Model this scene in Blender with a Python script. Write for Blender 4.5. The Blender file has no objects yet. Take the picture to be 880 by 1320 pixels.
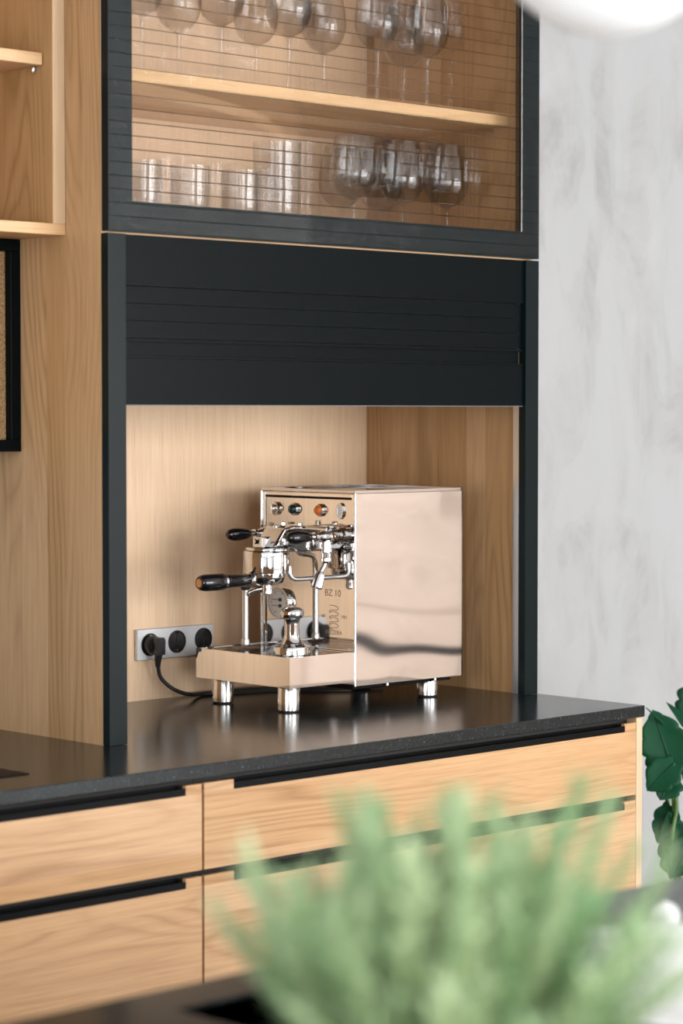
import bpy, bmesh, math, random
from mathutils import Vector, Matrix
random.seed(7)
S = bpy.context.scene
C = S.collection
PI = math.pi
ZC = 0.91                                   # worktop height

# ------------------------------------------------------------------ camera
CAM = Vector((-2.33614, -2.91524, ZC + 0.51536))
YAW, PIT = 0.7715, 0.040967
FPX = 85 / 24 * 880
cam = bpy.data.cameras.new('camera'); co = bpy.data.objects.new('camera', cam); C.objects.link(co)
co.location = CAM
co.rotation_euler = (PI/2 - PIT, 0, -YAW)
cam.lens = 85; cam.sensor_fit = 'HORIZONTAL'; cam.sensor_width = 24
cam.clip_start = 0.05; cam.clip_end = 60
cam.dof.use_dof = True; cam.dof.focus_distance = 4.1; cam.dof.aperture_fstop = 4.0
S.camera = co
# ------------------------------------------------------------------ sky, window light, exposure
w = bpy.data.worlds.new('world'); S.world = w; w.use_nodes = True
w.node_tree.nodes['Background'].inputs[0].default_value = (0.86, 0.93, 1.0, 1)
w.node_tree.nodes['Background'].inputs[1].default_value = 1.0
def area(name, loc, rot, sx, sy, e, col=(1, 1, 1)):
    l = bpy.data.lights.new(name, 'AREA'); l.shape = 'RECTANGLE'; l.size = sx; l.size_y = sy; l.energy = e; l.color = col
    o = bpy.data.objects.new(name, l); C.objects.link(o); o.location = loc; o.rotation_euler = rot
    return o
# daylight through the three front windows; the left one is added fill light
area('window_daylight', (1.25, -5.56, 1.35), (PI/2, 0, 0), 1.8, 2.2, 150)
area('window_daylight', (3.15, -5.56, 1.35), (PI/2, 0, 0), 1.5, 2.2, 125)
area('window_daylight', (-2.3, -5.56, 1.35), (PI/2, 0, 0), 1.8, 2.2, 120)
area('window_daylight', (-4.56, -2.0, 1.35), (PI/2, 0, -PI/2), 1.8, 2.2, 58)  # added lamp, brightens the faces turned left
S.view_settings.view_transform = 'Standard'; S.view_settings.look = 'None'
S.view_settings.exposure = 0.2; S.view_settings.gamma = 1.0
S.view_settings.use_curve_mapping = False

# ------------------------------------------------------------------ pixel helper (880 x 1320 frame)
_F = Vector((math.sin(YAW)*math.cos(PIT), math.cos(YAW)*math.cos(PIT), -math.sin(PIT)))
_R = Vector((math.cos(YAW), -math.sin(YAW), 0)); _U = _R.cross(_F)
def ray(x, y): return _F + _R*((x-440)/FPX) - _U*((y-660)/FPX)
def at(ax, v, x, y):
    a = ray(x, y); t = (v - CAM[ax]) / a[ax]; return CAM + a*t

# ------------------------------------------------------------------ mesh helpers
class MB:
    def __init__(s, o=(0, 0, 0)): s.v = []; s.f = []; s.o = Vector(o)
    def add(s, vs, fs):
        n = len(s.v); s.v += [tuple(Vector(p) - s.o) for p in vs]; s.f += [tuple(n+i for i in f) for f in fs]; return s
    def box(s, x0, x1, y0, y1, z0, z1, c=0.0):
        if c <= 0:
            return s.add([(x0,y0,z0),(x1,y0,z0),(x1,y1,z0),(x0,y1,z0),(x0,y0,z1),(x1,y0,z1),(x1,y1,z1),(x0,y1,z1)],
                         [(3,2,1,0),(4,5,6,7),(0,1,5,4),(1,2,6,5),(2,3,7,6),(3,0,4,7)])
        X, Y, Z = (x0, x1), (y0, y1), (z0, z1); vs = []; idx = {}
        for i in (0, 1):
            for j in (0, 1):
                for k in (0, 1):
                    sx, sy, sz = (1-2*i)*c, (1-2*j)*c, (1-2*k)*c
                    for a, p in enumerate(((X[i], Y[j]+sy, Z[k]+sz), (X[i]+sx, Y[j], Z[k]+sz), (X[i]+sx, Y[j]+sy, Z[k]))):
                        idx[(i, j, k, a)] = len(vs); vs.append(p)
        fs = []
        g = lambda i, j, k, a: idx[(i, j, k, a)]
        for i in (0, 1):
            q = [g(i,0,0,0), g(i,1,0,0), g(i,1,1,0), g(i,0,1,0)]; fs.append(tuple(q if i else q[::-1]))
            q = [g(0,i,0,1), g(1,i,0,1), g(1,i,1,1), g(0,i,1,1)]; fs.append(tuple(q[::-1] if i else q))
            q = [g(0,0,i,2), g(1,0,i,2), g(1,1,i,2), g(0,1,i,2)]; fs.append(tuple(q if i else q[::-1]))
        for i in (0, 1):
            for j in (0, 1):
                q = [g(i,j,0,0), g(i,j,0,1), g(i,j,1,1), g(i,j,1,0)]; fs.append(tuple(q if i == j else q[::-1]))
                q = [g(i,0,j,0), g(i,1,j,0), g(i,1,j,2), g(i,0,j,2)]; fs.append(tuple(q if i != j else q[::-1]))
                q = [g(0,i,j,1), g(1,i,j,1), g(1,i,j,2), g(0,i,j,2)]; fs.append(tuple(q if i == j else q[::-1]))
        for i in (0, 1):
            for j in (0, 1):
                for k in (0, 1):
                    q = (g(i,j,k,0), g(i,j,k,1), g(i,j,k,2)); fs.append(q if (i+j+k) % 2 else q[::-1])
        return s.add(vs, fs)
    def prism(s, poly, a0, a1, ax=0):
        """extrude a 2D polygon along axis ax (poly in the other two axes, in order)"""
        n = len(poly); vs = []
        for a in (a0, a1):
            for p in poly:
                q = list(p); q.insert(ax, a); vs.append(tuple(q))
        fs = [tuple(range(n))[::-1], tuple(range(n, 2*n))] + [(i, (i+1) % n, n+(i+1) % n, n+i) for i in range(n)]
        return s.add(vs, fs)
    def lathe(s, prof, o=(0, 0, 0), d=(0, 0, 1), n=32, cap=True):
        """profile of (r, h) turned about axis d from o"""
        o = Vector(o); d = Vector(d).normalized()
        a = Vector((0, 0, 1)) if abs(d.z) < 0.9 else Vector((1, 0, 0))
        e1 = d.cross(a).normalized(); e2 = d.cross(e1)
        vs = []
        for r, h in prof:
            for k in range(n):
                t = 2*PI*k/n; vs.append(o + d*h + (e1*math.cos(t) + e2*math.sin(t))*max(r, 1e-5))
        fs = []
        for i in range(len(prof)-1):
            for k in range(n):
                k2 = (k+1) % n; fs.append((i*n+k, i*n+k2, (i+1)*n+k2, (i+1)*n+k))
        if cap:
            fs.append(tuple(range(n))[::-1]); fs.append(tuple((len(prof)-1)*n + k for k in range(n)))
        return s.add(vs, fs)
    def cyl(s, p0, p1, r, n=24, c=0.0):
        p0 = Vector(p0); p1 = Vector(p1); L = (p1-p0).length
        pr = [(r, 0), (r, L)] if c <= 0 else [(r-c, 0), (r, c), (r, L-c), (r-c, L)]
        return s.lathe(pr, p0, p1-p0, n)
    def tube(s, pts, r, n=12, sub=6):
        P = [Vector(p) for p in pts]; R = r if isinstance(r, (list, tuple)) else [r]*len(P)
        Q = []; RR = []
        if sub > 1 and len(P) > 2:
            for i in range(len(P)-1):
                p0 = P[max(i-1, 0)]; p1 = P[i]; p2 = P[i+1]; p3 = P[min(i+2, len(P)-1)]
                for k in range(sub):
                    t = k/sub
                    Q.append(0.5*((2*p1) + (p2-p0)*t + (2*p0-5*p1+4*p2-p3)*t*t + (3*p1-p0-3*p2+p3)*t**3)); RR.append(R[i]+(R[i+1]-R[i])*t)
            Q.append(P[-1]); RR.append(R[-1])
        else: Q = P; RR = R
        vs = []; up = None
        for i, q in enumerate(Q):
            t = (Q[min(i+1, len(Q)-1)] - Q[max(i-1, 0)]).normalized()
            if up is None:
                a = Vector((0, 0, 1)) if abs(t.z) < 0.9 else Vector((1, 0, 0)); up = t.cross(a).normalized()
            up = (up - t*up.dot(t)).normalized(); e2 = t.cross(up)
            for k in range(n):
                an = 2*PI*k/n; vs.append(q + (up*math.cos(an) + e2*math.sin(an))*RR[i])
        m = len(Q); fs = []
        for i in range(m-1):
            for k in range(n):
                k2 = (k+1) % n; fs.append((i*n+k, i*n+k2, (i+1)*n+k2, (i+1)*n+k))
        fs.append(tuple(range(n))[::-1]); fs.append(tuple((m-1)*n+k for k in range(n)))
        return s.add(vs, fs)
    def mesh(s, name, mat, smooth=True, angle=35):
        me = bpy.data.meshes.new(name); me.from_pydata(s.v, [], s.f); me.update()
        bm = bmesh.new(); bm.from_mesh(me); bmesh.ops.recalc_face_normals(bm, faces=bm.faces); bm.to_mesh(me); bm.free()
        if smooth:
            me.polygons.foreach_set('use_smooth', [True]*len(me.polygons)); me.set_sharp_from_angle(angle=math.radians(angle))
        if mat: me.materials.append(mat)
        return me
    def build(s, name, mat, parent=None, smooth=True, angle=35, loc=None):
        o = bpy.data.objects.new(name, s.mesh(name, mat, smooth, angle)); C.objects.link(o)
        if parent: o.parent = parent
        if loc is not None: o.location = loc
        return o
def tag(o, label, cat, group=None):
    o['label'] = label; o['category'] = cat
    if group: o['group'] = group
    return o
def thing(name, label, cat, loc, group=None, rz=0):
    o = bpy.data.objects.new(name, None); C.objects.link(o); o.location = loc; o.rotation_euler = (0, 0, rz); o.empty_display_size = 0.05
    return tag(o, label, cat, group)
def struct(name, mb, mat, loc=None):
    o = mb.build(name, mat, None, smooth=False, loc=loc); o['kind'] = 'structure'; return o
def inst(src, name, parent, loc, rot=None):
    o = bpy.data.objects.new(name, src.data); C.objects.link(o); o.parent = parent; o.location = loc
    if rot: o.rotation_euler = rot
    return o
def dup(root, loc, label=None, rz=None):
    r = root.copy(); C.objects.link(r); r.location = loc
    if rz is not None: r.rotation_euler = (0, 0, rz)
    if label: r['label'] = label
    for ch in root.children:
        c = ch.copy(); C.objects.link(c); c.parent = r
        for g in ch.children:
            d = g.copy(); C.objects.link(d); d.parent = c
    return r

# ------------------------------------------------------------------ materials
def newmat(name):
    m = bpy.data.materials.new(name); m.use_nodes = True; nt = m.node_tree
    return m, nt, nt.nodes['Principled BSDF']
def pbr(name, col, rough=0.4, metal=0.0, **k):
    m, nt, b = newmat(name)
    b.inputs['Base Color'].default_value = (*col, 1); b.inputs['Roughness'].default_value = rough; b.inputs['Metallic'].default_value = metal
    for a, v in k.items(): b.inputs[a.replace('_', ' ')].default_value = v
    return m
def N(nt, t, **k):
    n = nt.nodes.new(t)
    for a, v in k.items(): setattr(n, a, v)
    return n
def mathn(nt, op, a, b=None):
    n = N(nt, 'ShaderNodeMath', operation=op)
    for i, q in enumerate((a, b)):
        if q is None: continue
        if isinstance(q, (int, float)): n.inputs[i].default_value = q
        else: nt.links.new(q, n.inputs[i])
    return n.outputs[0]
def mixc(nt, fac, a, b, blend='MIX'):
    n = N(nt, 'ShaderNodeMix', data_type='RGBA', blend_type=blend)
    for i, q in ((0, fac), (6, a), (7, b)):
        if isinstance(q, (int, float)): n.inputs[i].default_value = q
        elif isinstance(q, tuple): n.inputs[i].default_value = (*q, 1)
        else: nt.links.new(q, n.inputs[i])
    return n.outputs[2]
def ramp(nt, fac, stops):
    n = N(nt, 'ShaderNodeValToRGB'); e = n.color_ramp.elements
    while len(e) < len(stops): e.new(0.5)
    for i, (p, c) in enumerate(stops):
        e[i].position = p; e[i].color = (*c, 1) if isinstance(c, tuple) else (c, c, c, 1)
    nt.links.new(fac, n.inputs[0]); return n.outputs[0]
def oak(name, axis, light, dark, cathedral=1.0, rough=0.42, var=0.16, rw=0.8):
    """oak: growth rings around the grain axis, short pores, a shade of its own for each stave"""
    m, nt, b = newmat(name); L = nt.links
    tc = N(nt, 'ShaderNodeTexCoord'); oi = N(nt, 'ShaderNodeObjectInfo')
    off = N(nt, 'ShaderNodeCombineXYZ')
    r1 = oi.outputs['Random']
    L.new(mathn(nt, 'MULTIPLY', r1, 7.3), off.inputs[0]); L.new(mathn(nt, 'MULTIPLY', r1, 13.7), off.inputs[1]); L.new(mathn(nt, 'MULTIPLY', r1, 19.1), off.inputs[2])
    ad = N(nt, 'ShaderNodeVectorMath', operation='ADD'); L.new(tc.outputs['Object'], ad.inputs[0]); L.new(off.outputs[0], ad.inputs[1])
    P = ad.outputs[0]
    def scaled(al, ac):
        mp = N(nt, 'ShaderNodeVectorMath', operation='MULTIPLY'); sc = [ac]*3; sc[axis] = al
        mp.inputs[1].default_value = sc; L.new(P, mp.inputs[0]); return mp.outputs[0]
    # rings : noise field stretched along the grain, contoured
    nz = N(nt, 'ShaderNodeTexNoise'); nz.inputs['Scale'].default_value = 1; nz.inputs['Detail'].default_value = 1.5; nz.inputs['Roughness'].default_value = 0.35
    L.new(scaled(1.1, 9.0), nz.inputs['Vector'])
    sep = N(nt, 'ShaderNodeSeparateXYZ'); L.new(P, sep.inputs[0])
    ca = [0, 1, 2]; ca.remove(axis)
    lin = mathn(nt, 'ADD', mathn(nt, 'MULTIPLY', sep.outputs[ca[0]], 26.0), mathn(nt, 'MULTIPLY', sep.outputs[ca[1]], 31.0))
    f = mathn(nt, 'ADD', mathn(nt, 'MULTIPLY', nz.outputs[0], 15.0*cathedral), lin)
    kn = N(nt, 'ShaderNodeTexVoronoi'); kn.inputs['Scale'].default_value = 1; L.new(scaled(1.7, 5.5), kn.inputs['Vector'])
    kb = ramp(nt, kn.outputs['Distance'], [(0.0, 1.0), (0.10, 0.55), (0.34, 0.0)])
    f = mathn(nt, 'ADD', f, mathn(nt, 'MULTIPLY', kb, 3.2*cathedral))
    core = ramp(nt, kn.outputs['Distance'], [(0.012, 1.0), (0.035, 0.0)])
    fr = mathn(nt, 'PINGPONG', mathn(nt, 'MULTIPLY', f, 2.1), 1.0)
    rings = ramp(nt, fr, [(0.0, 0.0), (0.55, 0.25), (0.9, 0.8), (1.0, 1.0)])
    # fibre streaks
    st = N(nt, 'ShaderNodeTexNoise'); st.inputs['Scale'].default_value = 1; st.inputs['Detail'].default_value = 3; L.new(scaled(4.0, 210.0), st.inputs['Vector'])
    po = N(nt, 'ShaderNodeTexNoise'); po.inputs['Scale'].default_value = 1; po.inputs['Detail'].default_value = 2; L.new(scaled(12.0, 900.0), po.inputs['Vector'])
    pores = ramp(nt, po.outputs[0], [(0.30, 1.0), (0.46, 0.0)])
    cl = N(nt, 'ShaderNodeTexNoise'); cl.inputs['Scale'].default_value = 1; cl.inputs['Detail'].default_value = 2; L.new(scaled(1.6, 7.0), cl.inputs['Vector'])
    ms = ramp(nt, cl.outputs[0], [(0.38, 0.15), (0.62, 1.0)])
    tone = mathn(nt, 'ADD', mathn(nt, 'MULTIPLY', mathn(nt, 'MULTIPLY', rings, ms), rw), mathn(nt, 'ADD', mathn(nt, 'MULTIPLY', st.outputs[0], 0.85), mathn(nt, 'MULTIPLY', cl.outputs[0], 0.35)))
    tone = mathn(nt, 'SUBTRACT', tone, 0.46)
    tone.node.use_clamp = True
    base = mixc(nt, tone, light, dark)
    base = mixc(nt, mathn(nt, 'MULTIPLY', pores, 0.34), base, tuple(c*0.55 for c in dark))
    if cathedral > .5: base = mixc(nt, mathn(nt, 'MULTIPLY', core, 0.6), base, tuple(c*0.35 for c in dark))
    hsv = N(nt, 'ShaderNodeHueSaturation'); L.new(base, hsv.inputs['Color'])
    L.new(mathn(nt, 'ADD', mathn(nt, 'MULTIPLY', r1, var), 1-var/2), hsv.inputs['Value'])
    L.new(mathn(nt, 'ADD', mathn(nt, 'MULTIPLY', r1, -0.12), 1.05), hsv.inputs['Saturation'])
    L.new(hsv.outputs[0], b.inputs['Base Color'])
    b.inputs['Roughness'].default_value = rough; b.inputs['Specular IOR Level'].default_value = 0.35
    bp = N(nt, 'ShaderNodeBump'); bp.inputs['Strength'].default_value = 0.12; bp.inputs['Distance'].default_value = 0.0006
    L.new(mathn(nt, 'ADD', mathn(nt, 'MULTIPLY', st.outputs[0], 0.6), mathn(nt, 'MULTIPLY', pores, -0.6)), bp.inputs['Height']); L.new(bp.outputs[0], b.inputs['Normal'])
    return m
OL, OD = (0.60, 0.365, 0.19), (0.39, 0.21, 0.092)
M = {}
M['oak_h'] = oak('oak_horizontal', 0, OL, OD, 1.0)
M['oak_v'] = oak('oak_vertical', 2, (0.52, 0.315, 0.155), (0.34, 0.19, 0.080), 1.0, var=0.26)
M['oak_back'] = oak('oak_veneer_straight', 2, (0.78, 0.55, 0.35), (0.62, 0.40, 0.225), 0.12, var=0.05, rw=0.10)
M['oak_edge'] = oak('oak_edge', 2, (0.66, 0.47, 0.30), (0.55, 0.37, 0.215), 0.3, var=0.05)
M['oak_edge_h'] = oak('oak_edge_horizontal', 0, (0.70, 0.455, 0.25), (0.56, 0.34, 0.165), 0.3, var=0.05)
M['oak_pale'] = oak('oak_pale_depth_grain', 1, (0.42, 0.315, 0.245), (0.30, 0.215, 0.16), 1.0)
M['lacquer'] = pbr('dark_teal_lacquer', (0.0012, 0.0034, 0.0043), 0.32, Specular_IOR_Level=0.08)
M['lacquer_sheen'] = pbr('dark_teal_painted_sheen', (0.0036, 0.0085, 0.0098), 0.30, Specular_IOR_Level=0.15)  # slightly glossier; paler base also paints in the reflected sheen
M['black_metal'] = pbr('black_anodised_metal', (0.0015, 0.0019, 0.0022), 0.42, Specular_IOR_Level=0.10)
M['black_plastic'] = pbr('black_plastic', (0.008, 0.008, 0.009), 0.3)
M['bakelite'] = pbr('black_bakelite', (0.005, 0.005, 0.006), 0.12)
M['rubber'] = pbr('black_rubber', (0.010, 0.010, 0.011), 0.6)
M['chrome'] = pbr('chrome', (0.66, 0.66, 0.665), 0.06, 1.0)
M['foot_steel'] = pbr('satin_steel', (0.72, 0.71, 0.70), 0.16, 1.0)
M['foot_dark'] = pbr('dark_seal', (0.10, 0.11, 0.12), 0.5)
M['alu'] = pbr('brushed_aluminium', (0.66, 0.67, 0.68), 0.35, 1.0)
M['alu_plate'] = pbr('anodised_plate', (0.66, 0.67, 0.69), 0.5, 0.35)
M['copper'] = pbr('brass_inlay', (0.55, 0.30, 0.14), 0.3, 0.7)
M['dark_gap'] = pbr('dark_carcass', (0.012, 0.010, 0.009), 0.7)
M['white_lacquer'] = pbr('white_opal', (0.86, 0.86, 0.86), 0.35, Emission_Color=(1, .98, .95, 1), Emission_Strength=0.10)
M['ceramic'] = pbr('white_ceramic', (0.84, 0.84, 0.83), 0.25)
M['terracotta'] = pbr('grey_pot', (0.30, 0.30, 0.30), 0.7)
M['soil'] = pbr('soil', (0.03, 0.02, 0.014), 0.95)
M['engrave'] = pbr('engraving', (0.26, 0.18, 0.13), 0.6, 0.3)
M['gauge_face'] = pbr('gauge_face', (0.62, 0.61, 0.60), 0.5)
M['gauge_ink'] = pbr('gauge_ink', (0.04, 0.04, 0.045), 0.5)
M['gauge_red'] = pbr('gauge_red', (0.5, 0.06, 0.05), 0.5)
M['lamp_green'] = pbr('green_lens', (0.006, 0.03, 0.026), 0.08)
M['lamp_orange'] = pbr('orange_lens', (0.60, 0.14, 0.02), 0.12)
M['white_wall'] = pbr('white_paint', (0.80, 0.80, 0.79), 0.8)
M['ceiling'] = pbr('ceiling_paint', (0.84, 0.84, 0.83), 0.9)
M['stem'] = pbr('herb_stem', (0.22, 0.30, 0.10), 0.6)
M['petiole'] = pbr('green_petiole', (0.10, 0.22, 0.06), 0.45)
def steel(name, col, rough, wav):
    m, nt, b = newmat(name); b.inputs['Base Color'].default_value = (*col, 1); b.inputs['Metallic'].default_value = 1; b.inputs['Roughness'].default_value = rough
    tc = N(nt, 'ShaderNodeTexCoord'); nz = N(nt, 'ShaderNodeTexNoise'); nz.inputs['Scale'].default_value = 7; nz.inputs['Detail'].default_value = 0
    nt.links.new(tc.outputs['Object'], nz.inputs['Vector'])
    bp = N(nt, 'ShaderNodeBump'); bp.inputs['Strength'].default_value = 1.0; bp.inputs['Distance'].default_value = wav
    nt.links.new(nz.outputs[0], bp.inputs['Height']); nt.links.new(bp.outputs[0], b.inputs['Normal'])
    return m
M['steel'] = steel('polished_steel', (0.82, 0.79, 0.77), 0.04, 0.00012)
M['steel_side'] = steel('polished_steel_sheet', (0.82, 0.79, 0.77), 0.035, 0.0011)
def granite():
    m, nt, b = newmat('black_granite'); L = nt.links
    tc = N(nt, 'ShaderNodeTexCoord'); v = N(nt, 'ShaderNodeTexVoronoi'); v.inputs['Scale'].default_value = 420; L.new(tc.outputs['Object'], v.inputs['Vector'])
    n = N(nt, 'ShaderNodeTexNoise'); n.inputs['Scale'].default_value = 900; n.inputs['Detail'].default_value = 2; L.new(tc.outputs['Object'], n.inputs['Vector'])
    s1 = ramp(nt, v.outputs['Color'], [(0.0, (0.0035, 0.006, 0.007)), (0.7, (0.007, 0.012, 0.014)), (0.92, (0.026, 0.040, 0.044)), (1.0, (0.16, 0.19, 0.20))])
    c = mixc(nt, mathn(nt, 'MULTIPLY', n.outputs[0], 0.5), s1, (0.014, 0.018, 0.02))
    L.new(c, b.inputs['Base Color']); b.inputs['Roughness'].default_value = 0.19; b.inputs['Specular IOR Level'].default_value = 0.38
    bp = N(nt, 'ShaderNodeBump'); bp.inputs['Strength'].default_value = 0.03; bp.inputs['Distance'].default_value = 0.0003; L.new(n.outputs[0], bp.inputs['Height']); L.new(bp.outputs[0], b.inputs['Normal'])
    return m
M['granite'] = granite()
def plaster():
    m, nt, b = newmat('grey_trowelled_plaster'); L = nt.links
    tc = N(nt, 'ShaderNodeTexCoord')
    def mp(s):
        q = N(nt, 'ShaderNodeVectorMath', operation='MULTIPLY'); q.inputs[1].default_value = s; L.new(tc.outputs['Object'], q.inputs[0]); return q.outputs[0]
    n1 = N(nt, 'ShaderNodeTexNoise'); n1.inputs['Scale'].default_value = 1; n1.inputs['Detail'].default_value = 9; n1.inputs['Roughness'].default_value = 0.7; n1.inputs['Distortion'].default_value = 0.6; L.new(mp((4.5, 4.5, 2.4)), n1.inputs['Vector'])
    n2 = N(nt, 'ShaderNodeTexNoise'); n2.inputs['Scale'].default_value = 1; n2.inputs['Detail'].default_value = 3; n2.inputs['Distortion'].default_value = 0.7; L.new(mp((8.0, 8.0, 3.0)), n2.inputs['Vector'])
    a = ramp(nt, n1.outputs[0], [(0.36, (0.31, 0.312, 0.31)), (0.5, (0.375, 0.376, 0.378)), (0.64, (0.415, 0.417, 0.423))])
    c = mixc(nt, ramp(nt, n2.outputs[0], [(0.455, 0.0), (0.475, 0.4), (0.53, 0.45), (0.55, 0.85)]), a, (0.405, 0.408, 0.416))
    L.new(c, b.inputs['Base Color']); b.inputs['Roughness'].default_value = 0.75
    bp = N(nt, 'ShaderNodeBump'); bp.inputs['Strength'].default_value = 0.15; bp.inputs['Distance'].default_value = 0.004; L.new(n1.outputs[0], bp.inputs['Height']); L.new(bp.outputs[0], b.inputs['Normal'])
    return m
M['plaster'] = plaster()
def glassmix(name, k, ior=1.45, rough=0.0, tint=(1, 1, 1), gl=1.0):
    """thin clear glass: part straight through, part refracted, fresnel gloss on top"""
    m = bpy.data.materials.new(name); m.use_nodes = True; nt = m.node_tree; L = nt.links
    for n in list(nt.nodes): nt.nodes.remove(n)
    out = N(nt, 'ShaderNodeOutputMaterial'); tr = N(nt, 'ShaderNodeBsdfTransparent'); tr.inputs[0].default_value = (*tint, 1)
    rf = N(nt, 'ShaderNodeBsdfRefraction'); rf.inputs['IOR'].default_value = ior; rf.inputs['Roughness'].default_value = rough; rf.inputs[0].default_value = (*tint, 1)
    mx = N(nt, 'ShaderNodeMixShader'); mx.inputs[0].default_value = k; L.new(tr.outputs[0], mx.inputs[1]); L.new(rf.outputs[0], mx.inputs[2])
    g = N(nt, 'ShaderNodeBsdfGlossy'); g.inputs['Roughness'].default_value = 0.02
    fr = N(nt, 'ShaderNodeLayerWeight'); fr.inputs[0].default_value = 0.5
    fac = mathn(nt, 'ADD', mathn(nt, 'MULTIPLY', mathn(nt, 'POWER', fr.outputs['Facing'], 4.0), 0.6), 0.04)
    m2 = N(nt, 'ShaderNodeMixShader'); L.new(mathn(nt, 'MULTIPLY', fac, gl), m2.inputs[0]); L.new(mx.outputs[0], m2.inputs[1]); L.new(g.outputs[0], m2.inputs[2]); L.new(m2.outputs[0], out.inputs[0])
    return m
M['ribbed_glass'] = glassmix('ribbed_glass', 0.22, 1.45, gl=0.10)
M['rib_glass'] = glassmix('rib_glass', 0.75, 1.45, gl=0.45)
M['clear_glass'] = glassmix('clear_glass', 0.0, 1.45, gl=1.5)
def cork():
    m, nt, b = newmat('brown_fleck_panel'); tc = N(nt, 'ShaderNodeTexCoord'); n = N(nt, 'ShaderNodeTexNoise'); n.inputs['Scale'].default_value = 260; n.inputs['Detail'].default_value = 3
    nt.links.new(tc.outputs['Object'], n.inputs['Vector'])
    nt.links.new(ramp(nt, n.outputs[0], [(0.35, (0.20, 0.11, 0.045)), (0.65, (0.46, 0.29, 0.13))]), b.inputs['Base Color']); b.inputs['Roughness'].default_value = 0.7
    return m
M['cork'] = cork()
def leafmat(name, c1, c2, rough, trans):
    m, nt, b = newmat(name); L = nt.links
    oi = N(nt, 'ShaderNodeObjectInfo'); tc = N(nt, 'ShaderNodeTexCoord'); n = N(nt, 'ShaderNodeTexNoise'); n.inputs['Scale'].default_value = 40; L.new(tc.outputs['Object'], n.inputs['Vector'])
    f = mathn(nt, 'ADD', mathn(nt, 'MULTIPLY', oi.outputs['Random'], 0.6), mathn(nt, 'MULTIPLY', n.outputs[0], 0.4))
    c = mixc(nt, f, c1, c2); L.new(c, b.inputs['Base Color']); b.inputs['Roughness'].default_value = rough; b.inputs['Specular IOR Level'].default_value = 0.18
    t = N(nt, 'ShaderNodeBsdfTranslucent'); L.new(c, t.inputs[0]); mx = N(nt, 'ShaderNodeMixShader'); mx.inputs[0].default_value = trans
    out = [q for q in nt.nodes if q.type == 'OUTPUT_MATERIAL'][0]
    L.new(b.outputs[0], mx.inputs[1]); L.new(t.outputs[0], mx.inputs[2]); L.new(mx.outputs[0], out.inputs[0])
    return m
M['herb_leaf'] = leafmat('herb_leaf', (0.20, 0.385, 0.185), (0.68, 0.77, 0.50), 0.5, 0.35)
M['big_leaf'] = leafmat('glossy_leaf', (0.002, 0.038, 0.016), (0.004, 0.070, 0.028), 0.5, 0.08)

# ------------------------------------------------------------------ room
YB = 0.43                 # inner face of the cabinet backs
YW = 0.45                 # back wall
XL, XR, YF, ZT = -4.5, 4.3, -5.5, 2.75
struct('floor', MB((0, 0, -0.1)).box(XL-.15, XR+.15, YF-.15, YW+.15, -0.1, 0), pbr('pale_grey_screed', (0.42, 0.42, 0.42), 0.5), (0, 0, -0.1))
struct('ceiling', MB((0, 0, ZT)).box(XL-.15, XR+.15, YF-.15, YW+.15, ZT, ZT+.1), M['ceiling'], (0, 0, ZT))
struct('wall_back', MB((0, YW, 0)).box(XL-.15, XR+.15, YW, YW+.15, 0, ZT), M['plaster'], (0, YW, 0))
mb = MB((XL, 0, 0)); mb.box(XL-.15, XL, YF, YW, 0, .25); mb.box(XL-.15, XL, YF, YW, 2.45, ZT); mb.box(XL-.15, XL, YF, -2.9, .25, 2.45); mb.box(XL-.15, XL, -1.1, YW, .25, 2.45)
struct('wall_left', mb, M['white_wall'], (XL, 0, 0))
mb = MB((XL, -2, .25)); t = .05
for a in ((-2.9, -1.1, .25, .25+t), (-2.9, -1.1, 2.45-t, 2.45), (-2.9, -2.9+t, .25+t, 2.45-t), (-1.1-t, -1.1, .25+t, 2.45-t), (-2.025, -1.975, .25+t, 2.45-t)): mb.box(XL-.05, XL-.01, *a)
struct('window_4', mb, M['lacquer'], (XL, -2, .25))  # unseen window added so fill light comes from the left
struct('wall_right', MB((XR, 0, 0)).box(XR, XR+.15, YF, YW, 0, ZT), M['white_wall'], (XR, 0, 0))
WIN = [(-3.2, -1.4), (0.35, 2.15), (2.4, 3.9)]
mb = MB((0, YF, 0)); mb.box(XL-.15, XR+.15, YF-.15, YF, 0, 0.25); mb.box(XL-.15, XR+.15, YF-.15, YF, 2.45, ZT)
xs = [XL-.15] + [q for a in WIN for q in a] + [XR+.15]
for i in range(0, len(xs), 2): mb.box(xs[i], xs[i+1], YF-.15, YF, 0.25, 2.45)
struct('wall_front', mb, M['white_wall'], (0, YF, 0))
for i, (a, b_) in enumerate(WIN):
    mb = MB((a, YF-.09, .25)); t = .05
    mb.box(a, b_, YF-.05, YF-.01, .25, .25+t); mb.box(a, b_, YF-.05, YF-.01, 2.45-t, 2.45); mb.box(a, a+t, YF-.05, YF-.01, .25+t, 2.45-t); mb.box(b_-t, b_, YF-.05, YF-.01, .25+t, 2.45-t)
    mb.box((a+b_)/2-.025, (a+b_)/2+.025, YF-.05, YF-.01, .25+t, 2.45-t)
    struct('window_%d' % (i+1), mb, M['lacquer'], (a, YF-.09, .25))
struct('baseboard_back', MB((1.1, YW, 0)).box(1.05, XR, YW-.014, YW, 0, .07, .002), M['white_wall'], (1.1, YW, 0))

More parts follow.
